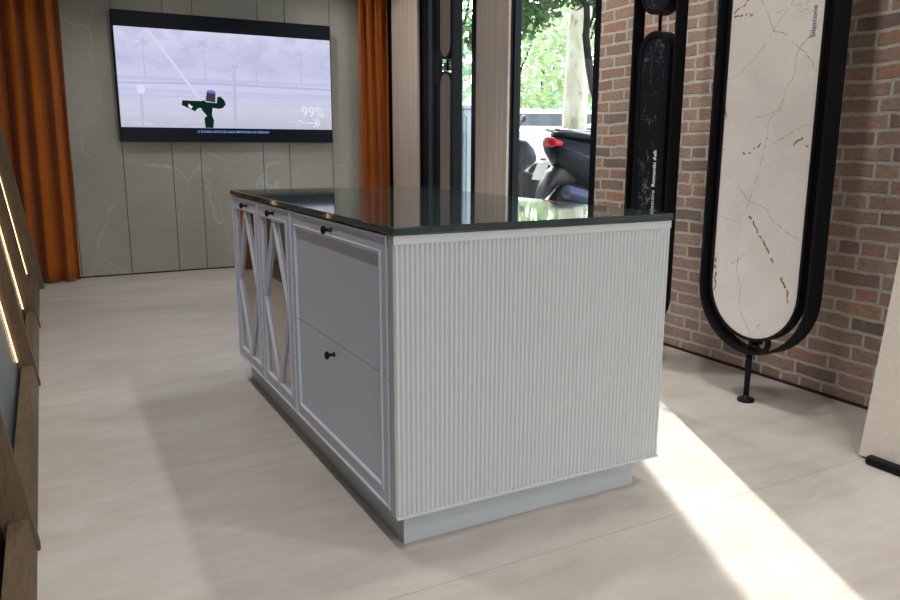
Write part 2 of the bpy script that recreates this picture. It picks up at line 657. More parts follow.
# back wall: large stone tiles on a dark backing, 6 mm joints
mb = MB().box(XL, 2.6, YB + 0.012, YB + 0.2, 0, ZC, 1)
edges = [-1.75, -0.9, -0.56, -0.156, 0.248, 0.494, 1.062, 1.314, 1.745, 2.46]
for a, b in zip(edges[:-1], edges[1:]):
    mb.box(a + 0.003, b - 0.003, YB, YB + 0.013, 0.014, ZC - 0.01)
struct(mb.build('wall_back', [M_stonewall, plain('joint_dark', lin(40, 44, 42), 0.8, 0, 0.1)]))
# brick wall with a return into the window reveal
struct(MB().box(XR, 2.56, YF, 2.085, 0, ZC).build('wall_right', M_brick))
# facade: black clad piers, header and sill, two panes
YP2a, YP2b, YP1a, YP1b = 3.10, 3.69, 4.63, 5.40
pier = MB().box(2.322, 2.40, YP2a, YP2b, 0, ZC).box(2.322, 2.40, YP1a, YP1b, 0, ZC)
struct(pier.build('trim_1', M_frame, bevel=0.004))


def window(n, y0, y1, j0=0.06, j1=0.05):
    root = thing('window_%d' % n, (2.40, (y0 + y1) / 2, 0), None, None)
    struct(root)
    fr = MB()
    fr.box(2.34, 2.40, y0, y0 + j0, 0.0, ZC).box(2.34, 2.40, y1 - j1, y1, 0.0, ZC)
    fr.box(2.34, 2.40, y0 + j0, y1 - j1, 0.0, 0.09).box(2.34, 2.40, y0 + j0, y1 - j1, 3.16, ZC)
    struct(fr.build('window_frame', M_frame, root, bevel=0.003))
    struct(MB().box(2.368, 2.376, y0 + j0, y1 - j1, 0.09, 3.16).build('pane', M_glass, root))


window(1, 2.087, 3.098, 0.085, 0.012)
window(2, 3.692, 4.628, 0.02, 0.13)
struct(MB().box(XR - 0.012, XR, YF, 2.08, 0, 0.012).build('baseboard_right', plain('joint_black', lin(34, 32, 30), 0.8)))

# ------------------------------------------------------------------ kitchen island
IW, IL, IH = 0.954, 1.8966, 0.92
ISL = 'kitchen island units'

tag(MB().box(0.044, 0.894, 0.0512, 1.851, 0, 0.1095).build('plinth', M_plinth, bevel=0.001),
    'pale grey recessed plinth on the floor under the island', 'plinth')
tag(MB().box(-0.004, IW + 0.001, -0.006, IL + 0.001, 0.900, 0.920).build('worktop', M_top, bevel=0.0022, seg=2),
    'polished dark green stone worktop on top of the island', 'worktop')

# fluted end panel: 65 rounded ribs, a plain rim at the top and a lip below
root = thing('fluted_panel', (IW / 2, 0.018, 0.11), 'light grey vertically fluted end panel facing the camera under the worktop', 'panel')
N = 65
x0, x1 = 0.0005, IW - 0.0005
pit = (x1 - x0) / N
prof = []
for i in range(N):
    for u, d in ((0.0, 0.0060), (0.10, 0.0056), (0.20, 0.0036), (0.30, 0.0012), (0.42, 0.0003), (0.62, 0.0003), (0.76, 0.0012), (0.88, 0.0042)):
        prof.append((x0 + (i + u) * pit, d))
prof.append((x1, 0.0060))
zb, zt = 0.116, 0.873
mb = MB()
vs = [(x, y, zb) for x, y in prof] + [(x, y, zt) for x, y in prof]
n = len(prof)
mb.add(vs, [(i, i + 1, n + i + 1, n + i) for i in range(n - 1)], 0, True)
mb.box(x0, x1, 0.0060, 0.036, zb, zt)
mb.add([(x, y, zt) for x, y in prof] + [(x, 0.0064, zt) for x, y in prof], [(i, i + 1, n + i + 1, n + i) for i in range(n - 1)])
mb.build('ribbed_face', M_flute, root, recalc=False)
MB().box(0.0, IW, 0.0, 0.036, zt, 0.8975).build('top_rim', M_flute, root, bevel=0.0015)
MB().box(0.0, IW, -0.003, 0.036, 0.108, zb).build('bottom_lip', M_flute, root, bevel=0.001)


def front(y0, y1, z0, z1, rails, fd, mi=0):
    """framed front on the plane x=0; rails: which of (y0,y1,z0,z1) carry a frame; fd: list of (inset, protrusion)"""
    mb = MB()
    rings = []
    for ins, d in fd:
        a = y0 + ins * rails[0]
        b = y1 - ins * rails[1]
        c = z0 + ins * rails[2]
        e = z1 - ins * rails[3]
        rings.append([(-d, a, c), (-d, b, c), (-d, b, e), (-d, a, e)])
    vs = [p for r in rings for p in r]
    fs = []
    for i in range(len(rings) - 1):
        for k in range(4):
            k2 = (k + 1) % 4
            if not (rails[2], rails[1], rails[3], rails[0])[k]:
                continue
            fs.append((i * 4 + k, i * 4 + k2, i * 4 + 4 + k2, i * 4 + 4 + k))
    for k in range(4):
        if not (rails[2], rails[1], rails[3], rails[0])[k]:
            # a side without a rail is cut flush: one cap shows the frame's section
            k2 = (k + 1) % 4
            fs.append(tuple(i * 4 + k for i in range(len(rings))) + tuple(i * 4 + k2 for i in reversed(range(len(rings)))))
    return mb, vs, fs, rings


PROF = [(0, -0.018), (0, 0.0), (0.0008, 0.0012), (0.007, 0.0012), (0.0085, -0.0035), (0.045, -0.0035), (0.046, 0.0010), (0.0545, 0.0010), (0.057, -0.0080)]


def knob(parent, y, z):
    mb = MB().lathe([(0.0085, 0.0), (0.0085, 0.003), (0.0055, 0.007), (0.0048, 0.016), (0.0070, 0.019), (0.0125, 0.022),
                     (0.0142, 0.026), (0.0125, 0.0305), (0.007, 0.033), (0.002, 0.034)], (0.0035, y, z), 0, 18, 0, -1, (0.82, 1.0))
    return mb.build('knob', M_knob, parent)


def carcass(y0, y1, parent):
    MB().box(0.020, IW - 0.004, y0, y1, 0.111, 0.899).build('body', M_cab, parent)


def bar(mb, p, q, w, d0, d1):
    """flat moulded glazing bar from p to q (y,z) on the door"""
    p, q = Vector(p), Vector(q)
    d = (q - p).normalized()
    nn = Vector((-d.y, d.x)) * w / 2
    nn2 = nn * 0.55
    sec = lambda c: [(-d0, c.x + nn.x, c.y + nn.y), (-d1, c.x + nn2.x, c.y + nn2.y), (-d1, c.x - nn2.x, c.y - nn2.y), (-d0, c.x - nn.x, c.y - nn.y)]
    a, b = sec(p), sec(q)
    mb.add(a + b, [(0, 1, 5, 4), (1, 2, 6, 5), (2, 3, 7, 6), (3, 0, 4, 7), (0, 3, 2, 1), (4, 5, 6, 7)])


def door_unit(y0, y1, label, ky):
    r = thing('glass_door_cabinet', (0.3, (y0 + y1) / 2, 0.11), label, 'cabinet', ISL)
    carcass(y0, y1, r)
    prof = PROF[:-1] + [(0.057, -0.0115)]
    mb, vs, fs, rings = front(y0 + 0.0015, y1 - 0.0015, 0.1165, 0.8945, (1, 1, 1, 1), prof)
    mb.add(vs, fs)
    d = mb.build('door', M_cab, r)
    a, b = y0 + 0.0585, y1 - 0.0585
    c, e = 0.1735, 0.8375
    MB().box(0.0115, 0.0150, a - 0.002, b + 0.002, c - 0.002, e + 0.002).build('mirror_pane', M_mirror, d)
    m = (a + b) / 2
    h = (c + e) / 2
    g = MB()
    T, B, L, Rr = (m, e), (m, c), (a + 0.003, h), (b - 0.003, h)
    for p, q in ((T, L), (L, B), (T, Rr), (Rr, B)):
        bar(g, p, q, 0.021, -0.011, 0.0005)
    g.build('glazing_bars', M_cab, d)
    knob(d, ky, 0.867)


door_unit(1.4180, 1.8900, 'grey cabinet with mirrored lattice door at the far end of the island', 1.60)
door_unit(0.9430, 1.4160, 'grey cabinet with mirrored lattice door next to the drawers', 1.165)
r = thing('drawer_cabinet', (0.3, 0.48, 0.11), 'wide grey cabinet with two stacked drawers nearest the camera', 'cabinet', ISL)
carcass(0.0365, 0.9415, r)
for z0, z1, rails, kz in ((0.5032, 0.8945, (1, 1, 0, 1), 0.867), (0.1165, 0.5002, (1, 1, 1, 0), 0.463)):
    mb, vs, fs, rings = front(0.0480, 0.9400, z0, z1, rails, PROF)
    # drawer panel face closes the last ring; the side without a rail stays flush and gets an edge
    mb.add(vs, fs)
    last = rings[-1]
    mb.add(last, [(0, 1, 2, 3)])
    d = mb.build('drawer', M_cab, r)
    knob(d, 0.490, kz)

# ------------------------------------------------------------------ television on the back wall
tv = thing('television', (0.775, 5.36, 1.16), 'wide black wall-mounted television showing a misty park with a sprinkler', 'television')
MB().box(-0.172, 1.722, 5.322, 5.385, 1.162, 2.232).build('casing', M_plastic, tv, bevel=0.004)
MB().box(0.35, 1.2, 5.385, 5.4065, 1.4, 2.0).build('wall_bracket', M_black, tv)
scr = MB().box(-0.157, 1.712, 5.3195, 5.3225, 1.283, 2.101).build('screen', M_screen, tv)
YT = 5.3185


def flat(name, poly, mat, y=YT, parent=None, t=0.0008):
    return MB().prism(poly, 1, y, y - t).build(name, mat, parent or scr)


E_dark = emit('screen_dark_green', lin(14, 40, 34))
E_cyl = emit('screen_grey', lin(62, 62, 66))
E_cap = emit('screen_violet', lin(118, 116, 214))
E_pale = emit('screen_pale', lin(224, 224, 244))
E_jet = emit('screen_jet', lin(214, 214, 238))
E_mauve = emit('screen_mauve', lin(188, 188, 220))
E_mauve2 = emit('screen_mauve_soft', lin(190, 190, 221))
E_text = emit('screen_white', lin(236, 238, 252))
E_cap2 = emit('screen_caption', lin(120, 160, 235))
E_band = emit('screen_band', lin(184, 186, 220))
SPR = [(0.351, 1.517), (0.513, 1.515), (0.533, 1.523), (0.553, 1.508), (0.643, 1.501), (0.651, 1.551), (0.677, 1.56), (0.71, 1.528), (0.722, 1.493), (0.696, 1.46), (0.66, 1.451), (0.605, 1.459), (0.596, 1.399), (0.612, 1.348), (0.602, 1.285), (0.534, 1.285), (0.529, 1.367), (0.553, 1.388), (0.513, 1.437), (0.509, 1.455), (0.48, 1.454), (0.453, 1.426), (0.344, 1.477)]
pic = MB()
for poly, mi, dy in (
        ([(0.096, 2.082), (0.128, 2.084), (0.510, 1.541), (0.480, 1.540)], 0, 0),):
    pic.prism(poly, 1, YT, YT - 0.0005, mi)
pic.build('water_jet', E_jet, scr)
g = MB()
g.prism([(-0.157, 1.536), (1.711, 1.536 + 0.036), (1.711, 1.578), (-0.157, 1.541)], 1, YT, YT - 0.0003)
g.prism([(-0.157, 1.64), (0.6, 1.655), (1.711, 1.642), (1.711, 1.662), (0.6, 1.676), (-0.157, 1.655)], 1, YT, YT - 0.0003)
g.build('path_lines', E_band, scr)
rnd = random.Random(3)
for cx, cz, rr, nn in ((0.556, 2.0, 0.115, 22), (1.423, 1.96, 0.10, 20), (0.06, 1.98, 0.10, 14)):
    g = MB()
    for k in range(nn):
        a = rnd.uniform(-0.5, PI + 0.5)
        L = rr * rnd.uniform(0.6, 1.1)
        dx, dz = math.cos(a), math.sin(a)
        w = 0.005
        tip = (cx + dx * L, cz + dz * L * 0.8 - 0.03 * abs(dx))
        g.prism([(cx - dz * w, cz + dx * w), tip, (cx + dz * w, cz - dx * w)], 1, YT, YT - 0.0002 - k * 1e-6)
    g.prism([(cx - 0.006, 1.70), (cx + 0.006, 1.70), (cx + 0.004, cz), (cx - 0.004, cz)], 1, YT, YT - 0.0002)
    g.build('palm_picture', E_mauve2, scr)
g = MB()
g.prism([(1.0, 1.66), (1.014, 1.66), (1.010, 1.95), (1.004, 1.95)], 1, YT, YT - 0.0002)
for k in range(14):
    a = 0.25 + k * 0.19
    L = rnd.uniform(0.12, 0.2)
    dx, dz = math.cos(a), math.sin(a)
    z0 = 1.80 + 0.008 * k
    g.prism([(1.007 - dz * .003, z0), (1.007 + dx * L, z0 + dz * L), (1.007 + dz * .003, z0 + .006)], 1, YT, YT - 0.0002 - k * 1e-6)
g.build('bare_tree_picture', E_mauve2, scr)
g = MB()
g.prism([(0.782, 1.285), (0.814, 1.285), (0.822, 1.80), (0.845, 1.80), (0.850, 1.83), (0.79, 1.84), (0.78, 1.80), (0.800, 1.80)], 1, YT, YT - 0.0004)
g.build('lamp_post_picture', E_mauve, scr)
g = MB()
g.prism([(0.005, 1.285), (0.028, 1.285), (0.030, 1.66), (0.012, 1.66)], 1, YT, YT - 0.0004)
g.build('lamp_post_picture', E_mauve, scr)
flat('blossom', [(0.02 + 0.035 * math.cos(k * PI / 6), 1.60 + 0.04 * math.sin(k * PI / 6)) for k in range(12)], E_pale, t=0.0006)
sp = flat('sprinkler', SPR, E_dark, t=0.001)
MB().prism([(0.563, 1.6), (0.638, 1.591), (0.631, 1.505), (0.548, 1.518)], 1, YT - 0.001, YT - 0.0014).build('sprinkler_drum', E_cyl, sp)
MB().prism([(0.563, 1.603), (0.589, 1.613), (0.619, 1.61), (0.64, 1.597), (0.632, 1.584), (0.597, 1.584), (0.568, 1.591)], 1, YT - 0.0014, YT - 0.0018).build('drum_top', E_cap, sp)
MB().prism([(0.403, 1.489), (0.436, 1.465), (0.42, 1.445), (0.396, 1.466)], 1, YT - 0.001, YT - 0.0014).build('nozzle_hole', E_pale, sp)  # small white hole in the pictured nozzle
lettering('battery_text', '99%', 0.135, (1.412, YT - 0.001, 1.398), (1, 0, 0), (0, 0, 1), E_text, scr, bold=-0.001)
g = MB()
g.prism([(1.455, 1.338), (1.56, 1.338), (1.56, 1.346), (1.455, 1.346)], 1, YT, YT - 0.001)
for xx in (1.525, 1.553):
    g.prism([(xx, 1.382), (xx + 0.010, 1.382), (xx + 0.048, 1.342), (xx + 0.010, 1.302), (xx, 1.302), (xx + 0.036, 1.342)], 1, YT - 0.0011, YT - 0.0016)
g.prism([(1.385, 1.366), (1.41, 1.366), (1.435, 1.350), (1.435, 1.344), (1.41, 1.358), (1.385, 1.358)], 1, YT, YT - 0.001)
g.build('arrow_icon', E_text, scr)
lettering('caption_text', '\u00bfY SI CADA GOTA DE AGUA IMPORTARA DE VERDAD?', 0.0262, (0.462, 5.3205, 1.243), (1, 0, 0), (0, 0, 1), E_cap2, tv, bold=0.0006)

# ------------------------------------------------------------------ curtains


def curtain(x0, x1, yc, z0, z1, folds, label, seed, drift=0.0, amp=0.045):
    rn = random.Random(seed)
    NX, NZ = folds * 14, 26
    ph = [rn.uniform(-0.9, 0.9) for _ in range(folds + 2)]
    am = [rn.uniform(0.65, 1.15) for _ in range(folds + 2)]
    rows = []
    for j in range(NZ + 1):
        w = j / NZ
        z = z0 + (z1 - z0) * w
        row = []
        for i in range(NX + 1):
            u = i / NX
            q = u * folds
            k = int(min(q, folds - 1e-6))
            a = am[k] * (1 - (q - k)) + am[k + 1] * (q - k)
            p = ph[k] * (1 - (q - k)) + ph[k + 1] * (q - k)
            spread = 1.0 + 0.12 * (1 - w) ** 2
            y = yc - amp * a * (0.72 + 0.28 * math.sin(w * 3 + p)) * math.sin(2 * PI * q + p + 0.35 * math.sin(w * 2.4 + k)) \
                - 0.012 * math.sin(4 * PI * q + 2 * p + w * 2)
            xx = x0 + (x1 - x0) * u + 0.012 * math.sin(w * 4 + k) * math.sin(PI * u)
            if drift:
                xx += drift * (1 - w) * (u if drift < 0 else u)
            row.append((xx, y, z))
        rows.append(row)
    mb = MB().loft(rows, 0, True, closed=False)
    o = mb.build('curtain', M_curt, recalc=False)
    s = o.modifiers.new('cloth', 'SOLIDIFY')
    s.thickness = 0.004
    s.offset = 0
    return tag(o, label, 'curtain')


curtain(-1.42, -0.535, 5.27, 0.012, 3.25, 7, 'long burnt orange curtain hanging left of the television', 5, drift=-0.045, amp=0.06)
curtain(1.985, 2.29, 5.285, 0.012, 3.25, 3, 'narrow burnt orange curtain hanging in the corner right of the television', 11, amp=0.04)

# ------------------------------------------------------------------ wooden slab rack along the left wall
LEAN = 0.142
XF = -0.878
rack = thing('slab_rack', (-1.3, 2.0, 0), 'brown wooden leaning display rack with warm lit bays along the left wall', 'rack')
FIN_Y = [-1.2, 0.50, 2.19, 3.52, 5.0]
FT = 0.034
ZT = 2.35
fx = lambda z: XF - LEAN * z


def fin(yb):
    far = 0.03 if yb > 4.5 else 0.0
    XF = globals()['XF'] + far
    fx = lambda z: XF - LEAN * z
    # front edge leans back; the foot is vertical for the last few centimetres
    poly = [(XF, 0.0), (XF - 0.001, 0.02), (fx(ZT), ZT), (fx(ZT) - 0.20, ZT), (-1.42, 1.2), (-1.42, 0.0)]
    return MB().prism(poly, 1, yb, yb + FT).build('divider', M_wood2, rack, bevel=0.002)


for y in FIN_Y:
    fin(y)
for a, b in zip(FIN_Y[:-1], FIN_Y[1:]):
    y0, y1 = a + FT, b
    # front ledge board, set just behind the divider edges
    lo = [(XF - 0.008, 0.0), (XF - 0.022, 0.105), (XF - 0.072, 0.105), (XF - 0.060, 0.0)]
    MB().prism(lo, 1, y0 + 0.0005, y1 - 0.0005).build('ledge', M_wood, rack, bevel=0.002)
    # backing board behind the slab
    q = 0.125
    bk = [(fx(0.0) - q, 0.0), (fx(ZT) - q + 0.01, ZT), (fx(ZT) - q - 0.012, ZT), (fx(0.0) - q - 0.02, 0.0)]
    MB().prism(bk, 1, y0 + 0.0005, y1 - 0.0005).build('backing_board', M_wood2, rack)
    if b > 1:
        # warm light strip in the far corner of the bay
        d = 0.066
        st = [(fx(0.13) - d, 0.13), (fx(ZT) - d, ZT - 0.02), (fx(ZT) - d - 0.004, ZT - 0.02), (fx(0.13) - d - 0.004, 0.13)]
        tag(MB().prism(st, 1, y1 - 0.006, y1 - 0.001).build('light_strip', M_led, rack), 'glowing warm light strip')
last = FIN_Y[-1] + FT
MB().box(-1.42, XF - 0.02, last, 5.19, 0, 0.10).build('end_plinth', M_wood, rack)
M_slabs = [plain('slab_black', (0.010, 0.010, 0.012, 1), 0.3, 0, 0.3, 10), mat_vein('slab_bluegrey', lin(92, 100, 106), lin(108, 116, 120)),
           mat_vein('slab_taupe', lin(104, 94, 84), lin(124, 113, 102)), mat_vein('slab_grey', lin(98, 96, 92), lin(116, 113, 108))]
LBL = ['black stone slab leaning in the rack bay nearest the camera', 'blue grey stone slab leaning in the second rack bay from the camera',
       'taupe stone slab leaning in the third rack bay from the camera', 'grey stone slab leaning in the farthest rack bay by the curtain']
for (a, b), m, lb in zip(zip(FIN_Y[:-1], FIN_Y[1:]), M_slabs, LBL):
    y0, y1 = a + FT + 0.006, b - 0.012
    d0, d1 = 0.074, 0.096
    zz0, zz1 = 0.012, 2.25
    sl = [(fx(zz0) - d0, zz0), (fx(zz1) - d0, zz1), (fx(zz1) - d1, zz1), (fx(zz0) - d1, zz0)]
    tag(MB().prism(sl, 1, y0, y1).build('stone_slab', m, bevel=0.001), lb, 'slab', 'slabs leaning in the rack')

# ------------------------------------------------------------------ oval stone displays on black stands


def stadium(yc, h, z0, z1, n=20):
    """upright capsule outline in (y, z)"""
    pts = []
    for k in range(n + 1):
        a = PI + PI * k / n
        pts.append((yc + h * math.cos(a), z0 + h + h * math.sin(a)))
    for k in range(n + 1):
        a = PI * k / n
        pts.append((yc + h * math.cos(a), z1 - h + h * math.sin(a)))
    return pts


def ringobj(name, yc, h, z0, z1, t, xa, xb, parent, bev=0.0015):
    return MB().ring(stadium(yc, h, z0, z1), stadium(yc, h - t, z0 + t, z1 - t), 0, xa, xb).build(name, M_black, parent, bevel=bev)


def display(yc, label, ho, to, xo, inner, hi, lip, xi, slabmat, ypole=None, yi=None, group='oval stone displays', xc=1.935):
    yp = yc if ypole is None else ypole
    yi = yc if yi is None else yi
    r = thing('stone_display', (xc, yp, 0), label, 'display stand', group)
    zo0, zo1 = 0.225, 2.85
    ringobj('outer_frame', yc, ho, zo0, zo1, to, xc + xo[0], xc + xo[1], r)
    MB().tube([(xc, yp, 0.010), (xc, yp, zo0 + 0.004)], 0.0125, 16).build('pole', M_black, r)
    MB().lathe([(0.037, 0), (0.037, 0.010), (0.034, 0.014), (0.014, 0.016), (0.013, 0.03)], (xc, yp, 0), 2, 24).build('foot', M_black, r)
    MB().tube([(xc, yp, zo1 - 0.004), (xc, yp, ZC)], 0.0125, 16).build('ceiling_pole', M_black, r)
    spans = []
    for z0, z1 in inner:
        f = ringobj('inner_frame', yi, hi, z0, z1, lip, xc + xi[0], xc + xi[1], r)
        s = MB().prism(stadium(yi, hi - lip + 0.0005, z0 + lip, z1 - lip), 0, xc + xi[0] + 0.006, xc + xi[1] - 0.006)
        spans.append((z0, z1, s.build('stone_panel', slabmat, r)))
    # pivot pins joining the frames
    zs = [zo0 + to] + [z for a, b, _ in spans for z in (a, b)] + [zo1 - to]
    for a, b in zip(zs[::2], zs[1::2]):
        MB().tube([(xc, yp, a - 0.003), (xc, yp, b + 0.003)], 0.009, 12).build('pivot_pin', M_black, r)
    return r, spans


# white marble display
wd, wsp = display(0.474, 'white marble panel in a large black oval frame before the brick wall', 0.290, 0.012, (-0.034, 0.052),
                  [(0.281, 2.79)], 0.240, 0.013, (-0.012, 0.042), M_marble, 0.474, yi=0.482)
wp = wsp[0][2]
MB().ring(stadium(0.474, 0.046, 0.215, 0.307, 14), stadium(0.474, 0.026, 0.235, 0.287, 14), 0, 2.0, 2.016).build('copper_ring', M_copper, wd)
MB().tube([(1.935, 0.474, 0.262), (2.008, 0.474, 0.262)], 0.008, 10).build('ring_axle', M_black, wd)
XS = 1.935 - 0.012 + 0.006
VE = [
    [(0.397, 1.699), (0.447, 1.646), (0.483, 1.594), (0.557, 1.502), (0.642, 1.438), (0.705, 1.415)],
    [(0.557, 1.725), (0.52, 1.667), (0.483, 1.594), (0.44, 1.581), (0.352, 1.512), (0.314, 1.548), (0.268, 1.611)],
    [(0.352, 1.512), (0.364, 1.483), (0.363, 1.416), (0.392, 1.371), (0.416, 1.293), (0.433, 1.273), (0.471, 1.231), (0.474, 1.16)],
    [(0.271, 1.215), (0.348, 1.191), (0.408, 1.154), (0.439, 1.143), (0.482, 1.165)],
    [(0.607, 0.956), (0.538, 0.894), (0.456, 0.872), (0.407, 0.82), (0.327, 0.773), (0.262, 0.745)],
    [(0.526, 0.895), (0.578, 0.825)],
    [(0.573, 0.661), (0.577, 0.573), (0.547, 0.518), (0.55, 0.419), (0.494, 0.341), (0.47, 0.296)],
    [(0.617, 0.607), (0.57, 0.629), (0.538, 0.666)],
    [(0.467, 0.307), (0.427, 0.374)],
    [(0.494, 1.663), (0.449, 1.669)],
    [(0.352, 1.512), (0.306, 1.477), (0.275, 1.414)],
    [(0.538, 1.249), (0.471, 1.258), (0.433, 1.273), (0.407, 1.266)],
    [(0.474, 1.16), (0.5, 1.02), (0.538, 0.894)], [(0.41, 1.76), (0.36, 1.9), (0.31, 2.0), (0.30, 2.2)], [(0.557, 1.725), (0.63, 1.9), (0.65, 2.1), (0.53, 2.4)]]
GO = [
    [(0.687, 1.678), (0.651, 1.681), (0.595, 1.678)],
    [(0.693, 1.692), (0.669, 1.71), (0.622, 1.735)],
    [(0.348, 1.135), (0.324, 1.148), (0.299, 1.162)],
    [(0.594, 1.104), (0.551, 1.099)],
    [(0.538, 1.116), (0.48, 1.151)],
    [(0.532, 0.838), (0.483, 0.767), (0.427, 0.698), (0.388, 0.642)],
    [(0.351, 0.597), (0.308, 0.539), (0.298, 0.485)],
    [(0.711, 0.665), (0.691, 0.536), (0.696, 0.474)],
    [(0.709, 1.301), (0.701, 1.243)],
    [(0.707, 1.121), (0.695, 1.103)],
    [(0.28, 1.132), (0.267, 1.127)],
]


def vein_mesh(lines, w, seed, gaps, jit):
    rn = random.Random(seed)
    mb = MB()
    for ln in lines:
        pts = []
        for (a, b), (c, d) in zip(ln[:-1], ln[1:]):
            L = math.hypot(c - a, d - b)
            k = max(2, int(L / 0.011))
            for i in range(k):
                u = i / k
                pts.append((a + (c - a) * u + rn.gauss(0, jit), b + (d - b) * u + rn.gauss(0, jit)))
        pts.append(ln[-1])
        ww = [max(0.12, rn.gauss(1, 0.45)) * w for _ in pts]
        for i in range(len(pts) - 1):
            if rn.random() < gaps:
                continue
            (a, b), (c, d) = pts[i], pts[i + 1]
            L = math.hypot(c - a, d - b) + 1e-6
            nx, nz = -(d - b) / L, (c - a) / L
            e = XS - 0.00025
            p = [(e, a + nx * ww[i], b + nz * ww[i]), (e, c + nx * ww[i + 1], d + nz * ww[i + 1]),
                 (e, c - nx * ww[i + 1], d - nz * ww[i + 1]), (e, a - nx * ww[i], b - nz * ww[i])]
            mb.add(p + [(XS + 0.001, q[1], q[2]) for q in p], [(0, 1, 2, 3), (0, 4, 5, 1), (1, 5, 6, 2), (2, 6, 7, 3), (3, 7, 4, 0)])
    return mb


def inlay(panel, mb, mat):
    # the stone's own veins, kept inside the panel's mesh as a second material
    import bmesh
    me = panel.data
    me.materials.append(mat)
    k = len(me.materials) - 1
    bm = bmesh.new()
    bm.from_mesh(me)
    inv = panel.matrix_parent_inverse
    vs = [bm.verts.new(p) for p in mb.v]
    for f in mb.f:
        bm.faces.new([vs[i] for i in f]).material_index = k
    bm.to_mesh(me)
    bm.free()


inlay(wp, vein_mesh(VE, 0.0011, 1, 0.05, 0.0022), M_vein)
inlay(wp, vein_mesh(GO, 0.0036, 2, 0.22, 0.0035), M_gold)
M_ink = plain('grey_ink', lin(92, 98, 104), 0.7, 0, 0.02)
M_whiteink = plain('white_ink', lin(225, 228, 230), 0.6, 0, 0.02)
UP, LEFT = (0, 0, 1), (0, 1, 0)
lettering('lettering', 'Silestone', 0.0335, (XS - 0.0008, 0.288, 1.545), UP, LEFT, M_ink, wp, depth=0.0003, spacing=1.0)

# black marble display in front of the window edge
bd, bsp = display(1.157, 'slim black marble oval and disc in a black frame beside the window', 0.152, 0.012, (-0.038, 0.030),
                  [(0.29, 1.676), (1.752, 1.968), (2.044, 2.75)], 0.108, 0.026, (-0.034, 0.046), M_blackmarble)
bp_ = bsp[0][2]
XB = 1.935 - 0.034 + 0.006
lettering('lettering', 'Silestone', 0.0335, (XB - 0.0008, 1.102, 0.790), UP, LEFT, M_whiteink, bp_, bold=-0.0002, depth=0.0003, spacing=1.02)
lettering('lettering', 'Romantic Ash', 0.031, (XB - 0.0008, 1.102, 0.930), UP, LEFT, M_whiteink, bp_, bold=0.0008, depth=0.0003, spacing=1.02)

# far display seen edge-on before the second window
fd, fsp = display(3.365, 'slim taupe stone ovals in a black frame between the two beige slabs', 0.165, 0.024, (-0.045, 0.035),
                  [(0.29, 1.672), (1.752, 2.75)], 0.104, 0.018, (-0.045, 0.030), M_trav2, yi=3.325)

# ------------------------------------------------------------------ upright beige slabs on the facade piers
s1 = tag(MB().box(2.299, 2.3215, 4.640, 5.205, 0.0, 3.0).build('stone_slab', M_trav, bevel=0.001),
         'tall beige travertine slab on the facade next to the corner curtain', 'slab', 'beige slabs on the facade')
s2 = tag(MB().box(2.299, 2.3215, 3.108, 3.575, 0.0, 3.0).build('stone_slab', M_trav, bevel=0.001),
         'tall beige travertine slab on the facade beside the street window', 'slab', 'beige slabs on the facade')

# ------------------------------------------------------------------ pale slab leaning on its stand at the right
LB = 0.134
bx = lambda z: 1.793 + LB * z
st = thing('slab_stand', (1.95, -0.8, 0), 'low black metal stand under the pale leaning slab at the right', 'stand')
MB().box(1.752, 1.790, -1.50, -0.212, 0.0, 0.034).build('front_bar', M_black, st, bevel=0.012, seg=3)
for yy in (-1.35, -0.42):
    MB().box(1.788, 2.26, yy, yy + 0.04, 0.0, 0.008).build('foot_rail', M_black, st)
    MB().prism([(1.829, 0.006), (1.829 + LB * 2.3, 2.3), (1.866 + LB * 2.3, 2.3), (1.866, 0.006)], 1, yy, yy + 0.04).build('upright', M_black, st)
    MB().prism([(2.22, 0.006), (2.25, 0.006), (1.866 + LB * 1.6 + 0.012, 1.6), (1.866 + LB * 1.6 - 0.006, 1.6)], 1, yy, yy + 0.04).build('strut', M_black, st)
tag(MB().prism([(bx(0.010), 0.010), (bx(2.5), 2.5), (bx(2.5) + 0.030, 2.5), (bx(0.010) + 0.032, 0.010)], 1, -1.60, -0.164).build('stone_slab', M_beigeslab, bevel=0.001),
    'pale cream slab leaning on a black stand at the right edge', 'slab')

# ------------------------------------------------------------------ street outside
GZ = 0.27
M_pave = plain('pavement', lin(176, 172, 166), 0.9, 0, 0.1, 3)
M_road = plain('asphalt', lin(140, 140, 140), 0.95, 0, 0.15, 6)
struct(MB().box(2.56, 7.0, -3, 40, -0.1, GZ).build('pavement', M_pave))
struct(MB().box(7.0, 60, -3, 70, -0.1, GZ - 0.12).box(-20, 20, -30, YF - 0.21, -0.2, -0.02).build('road', M_road))
struct(MB().box(2.3, 2.9, 5.66, 14, -0.1, 4.2).box(2.5, 2.9, -5.6, 2.0, 3.45, 6).box(2.56, 2.6, -5.6, 2.08, 0, 3.45).build('facade_outside', M_plaster))

M_sc = plain('scooter_black', (0.008, 0.011, 0.016, 1), 0.35, 0, 0.15, 5, spec=0.15)
M_seat = plain('scooter_seat', (0.010, 0.011, 0.013, 1), 0.5, 0, 0.2, 30)
M_tyre = plain('tyre_rubber', (0.015, 0.015, 0.016, 1), 0.85, 0, 0.2, 30)
M_silver = plain('silver_metal', lin(150, 155, 160), 0.3, 0.9, 0.05, 10)
M_red = plain('red_lens', lin(190, 22, 30), 0.2, 0, 0.1, 20)
M_plate = plain('plate_white', lin(226, 226, 218), 0.5, 0, 0.02, 10)
M_blue = plain('scooter_blue_grey', lin(52, 66, 92), 0.3, 0.2, 0.1, 6)


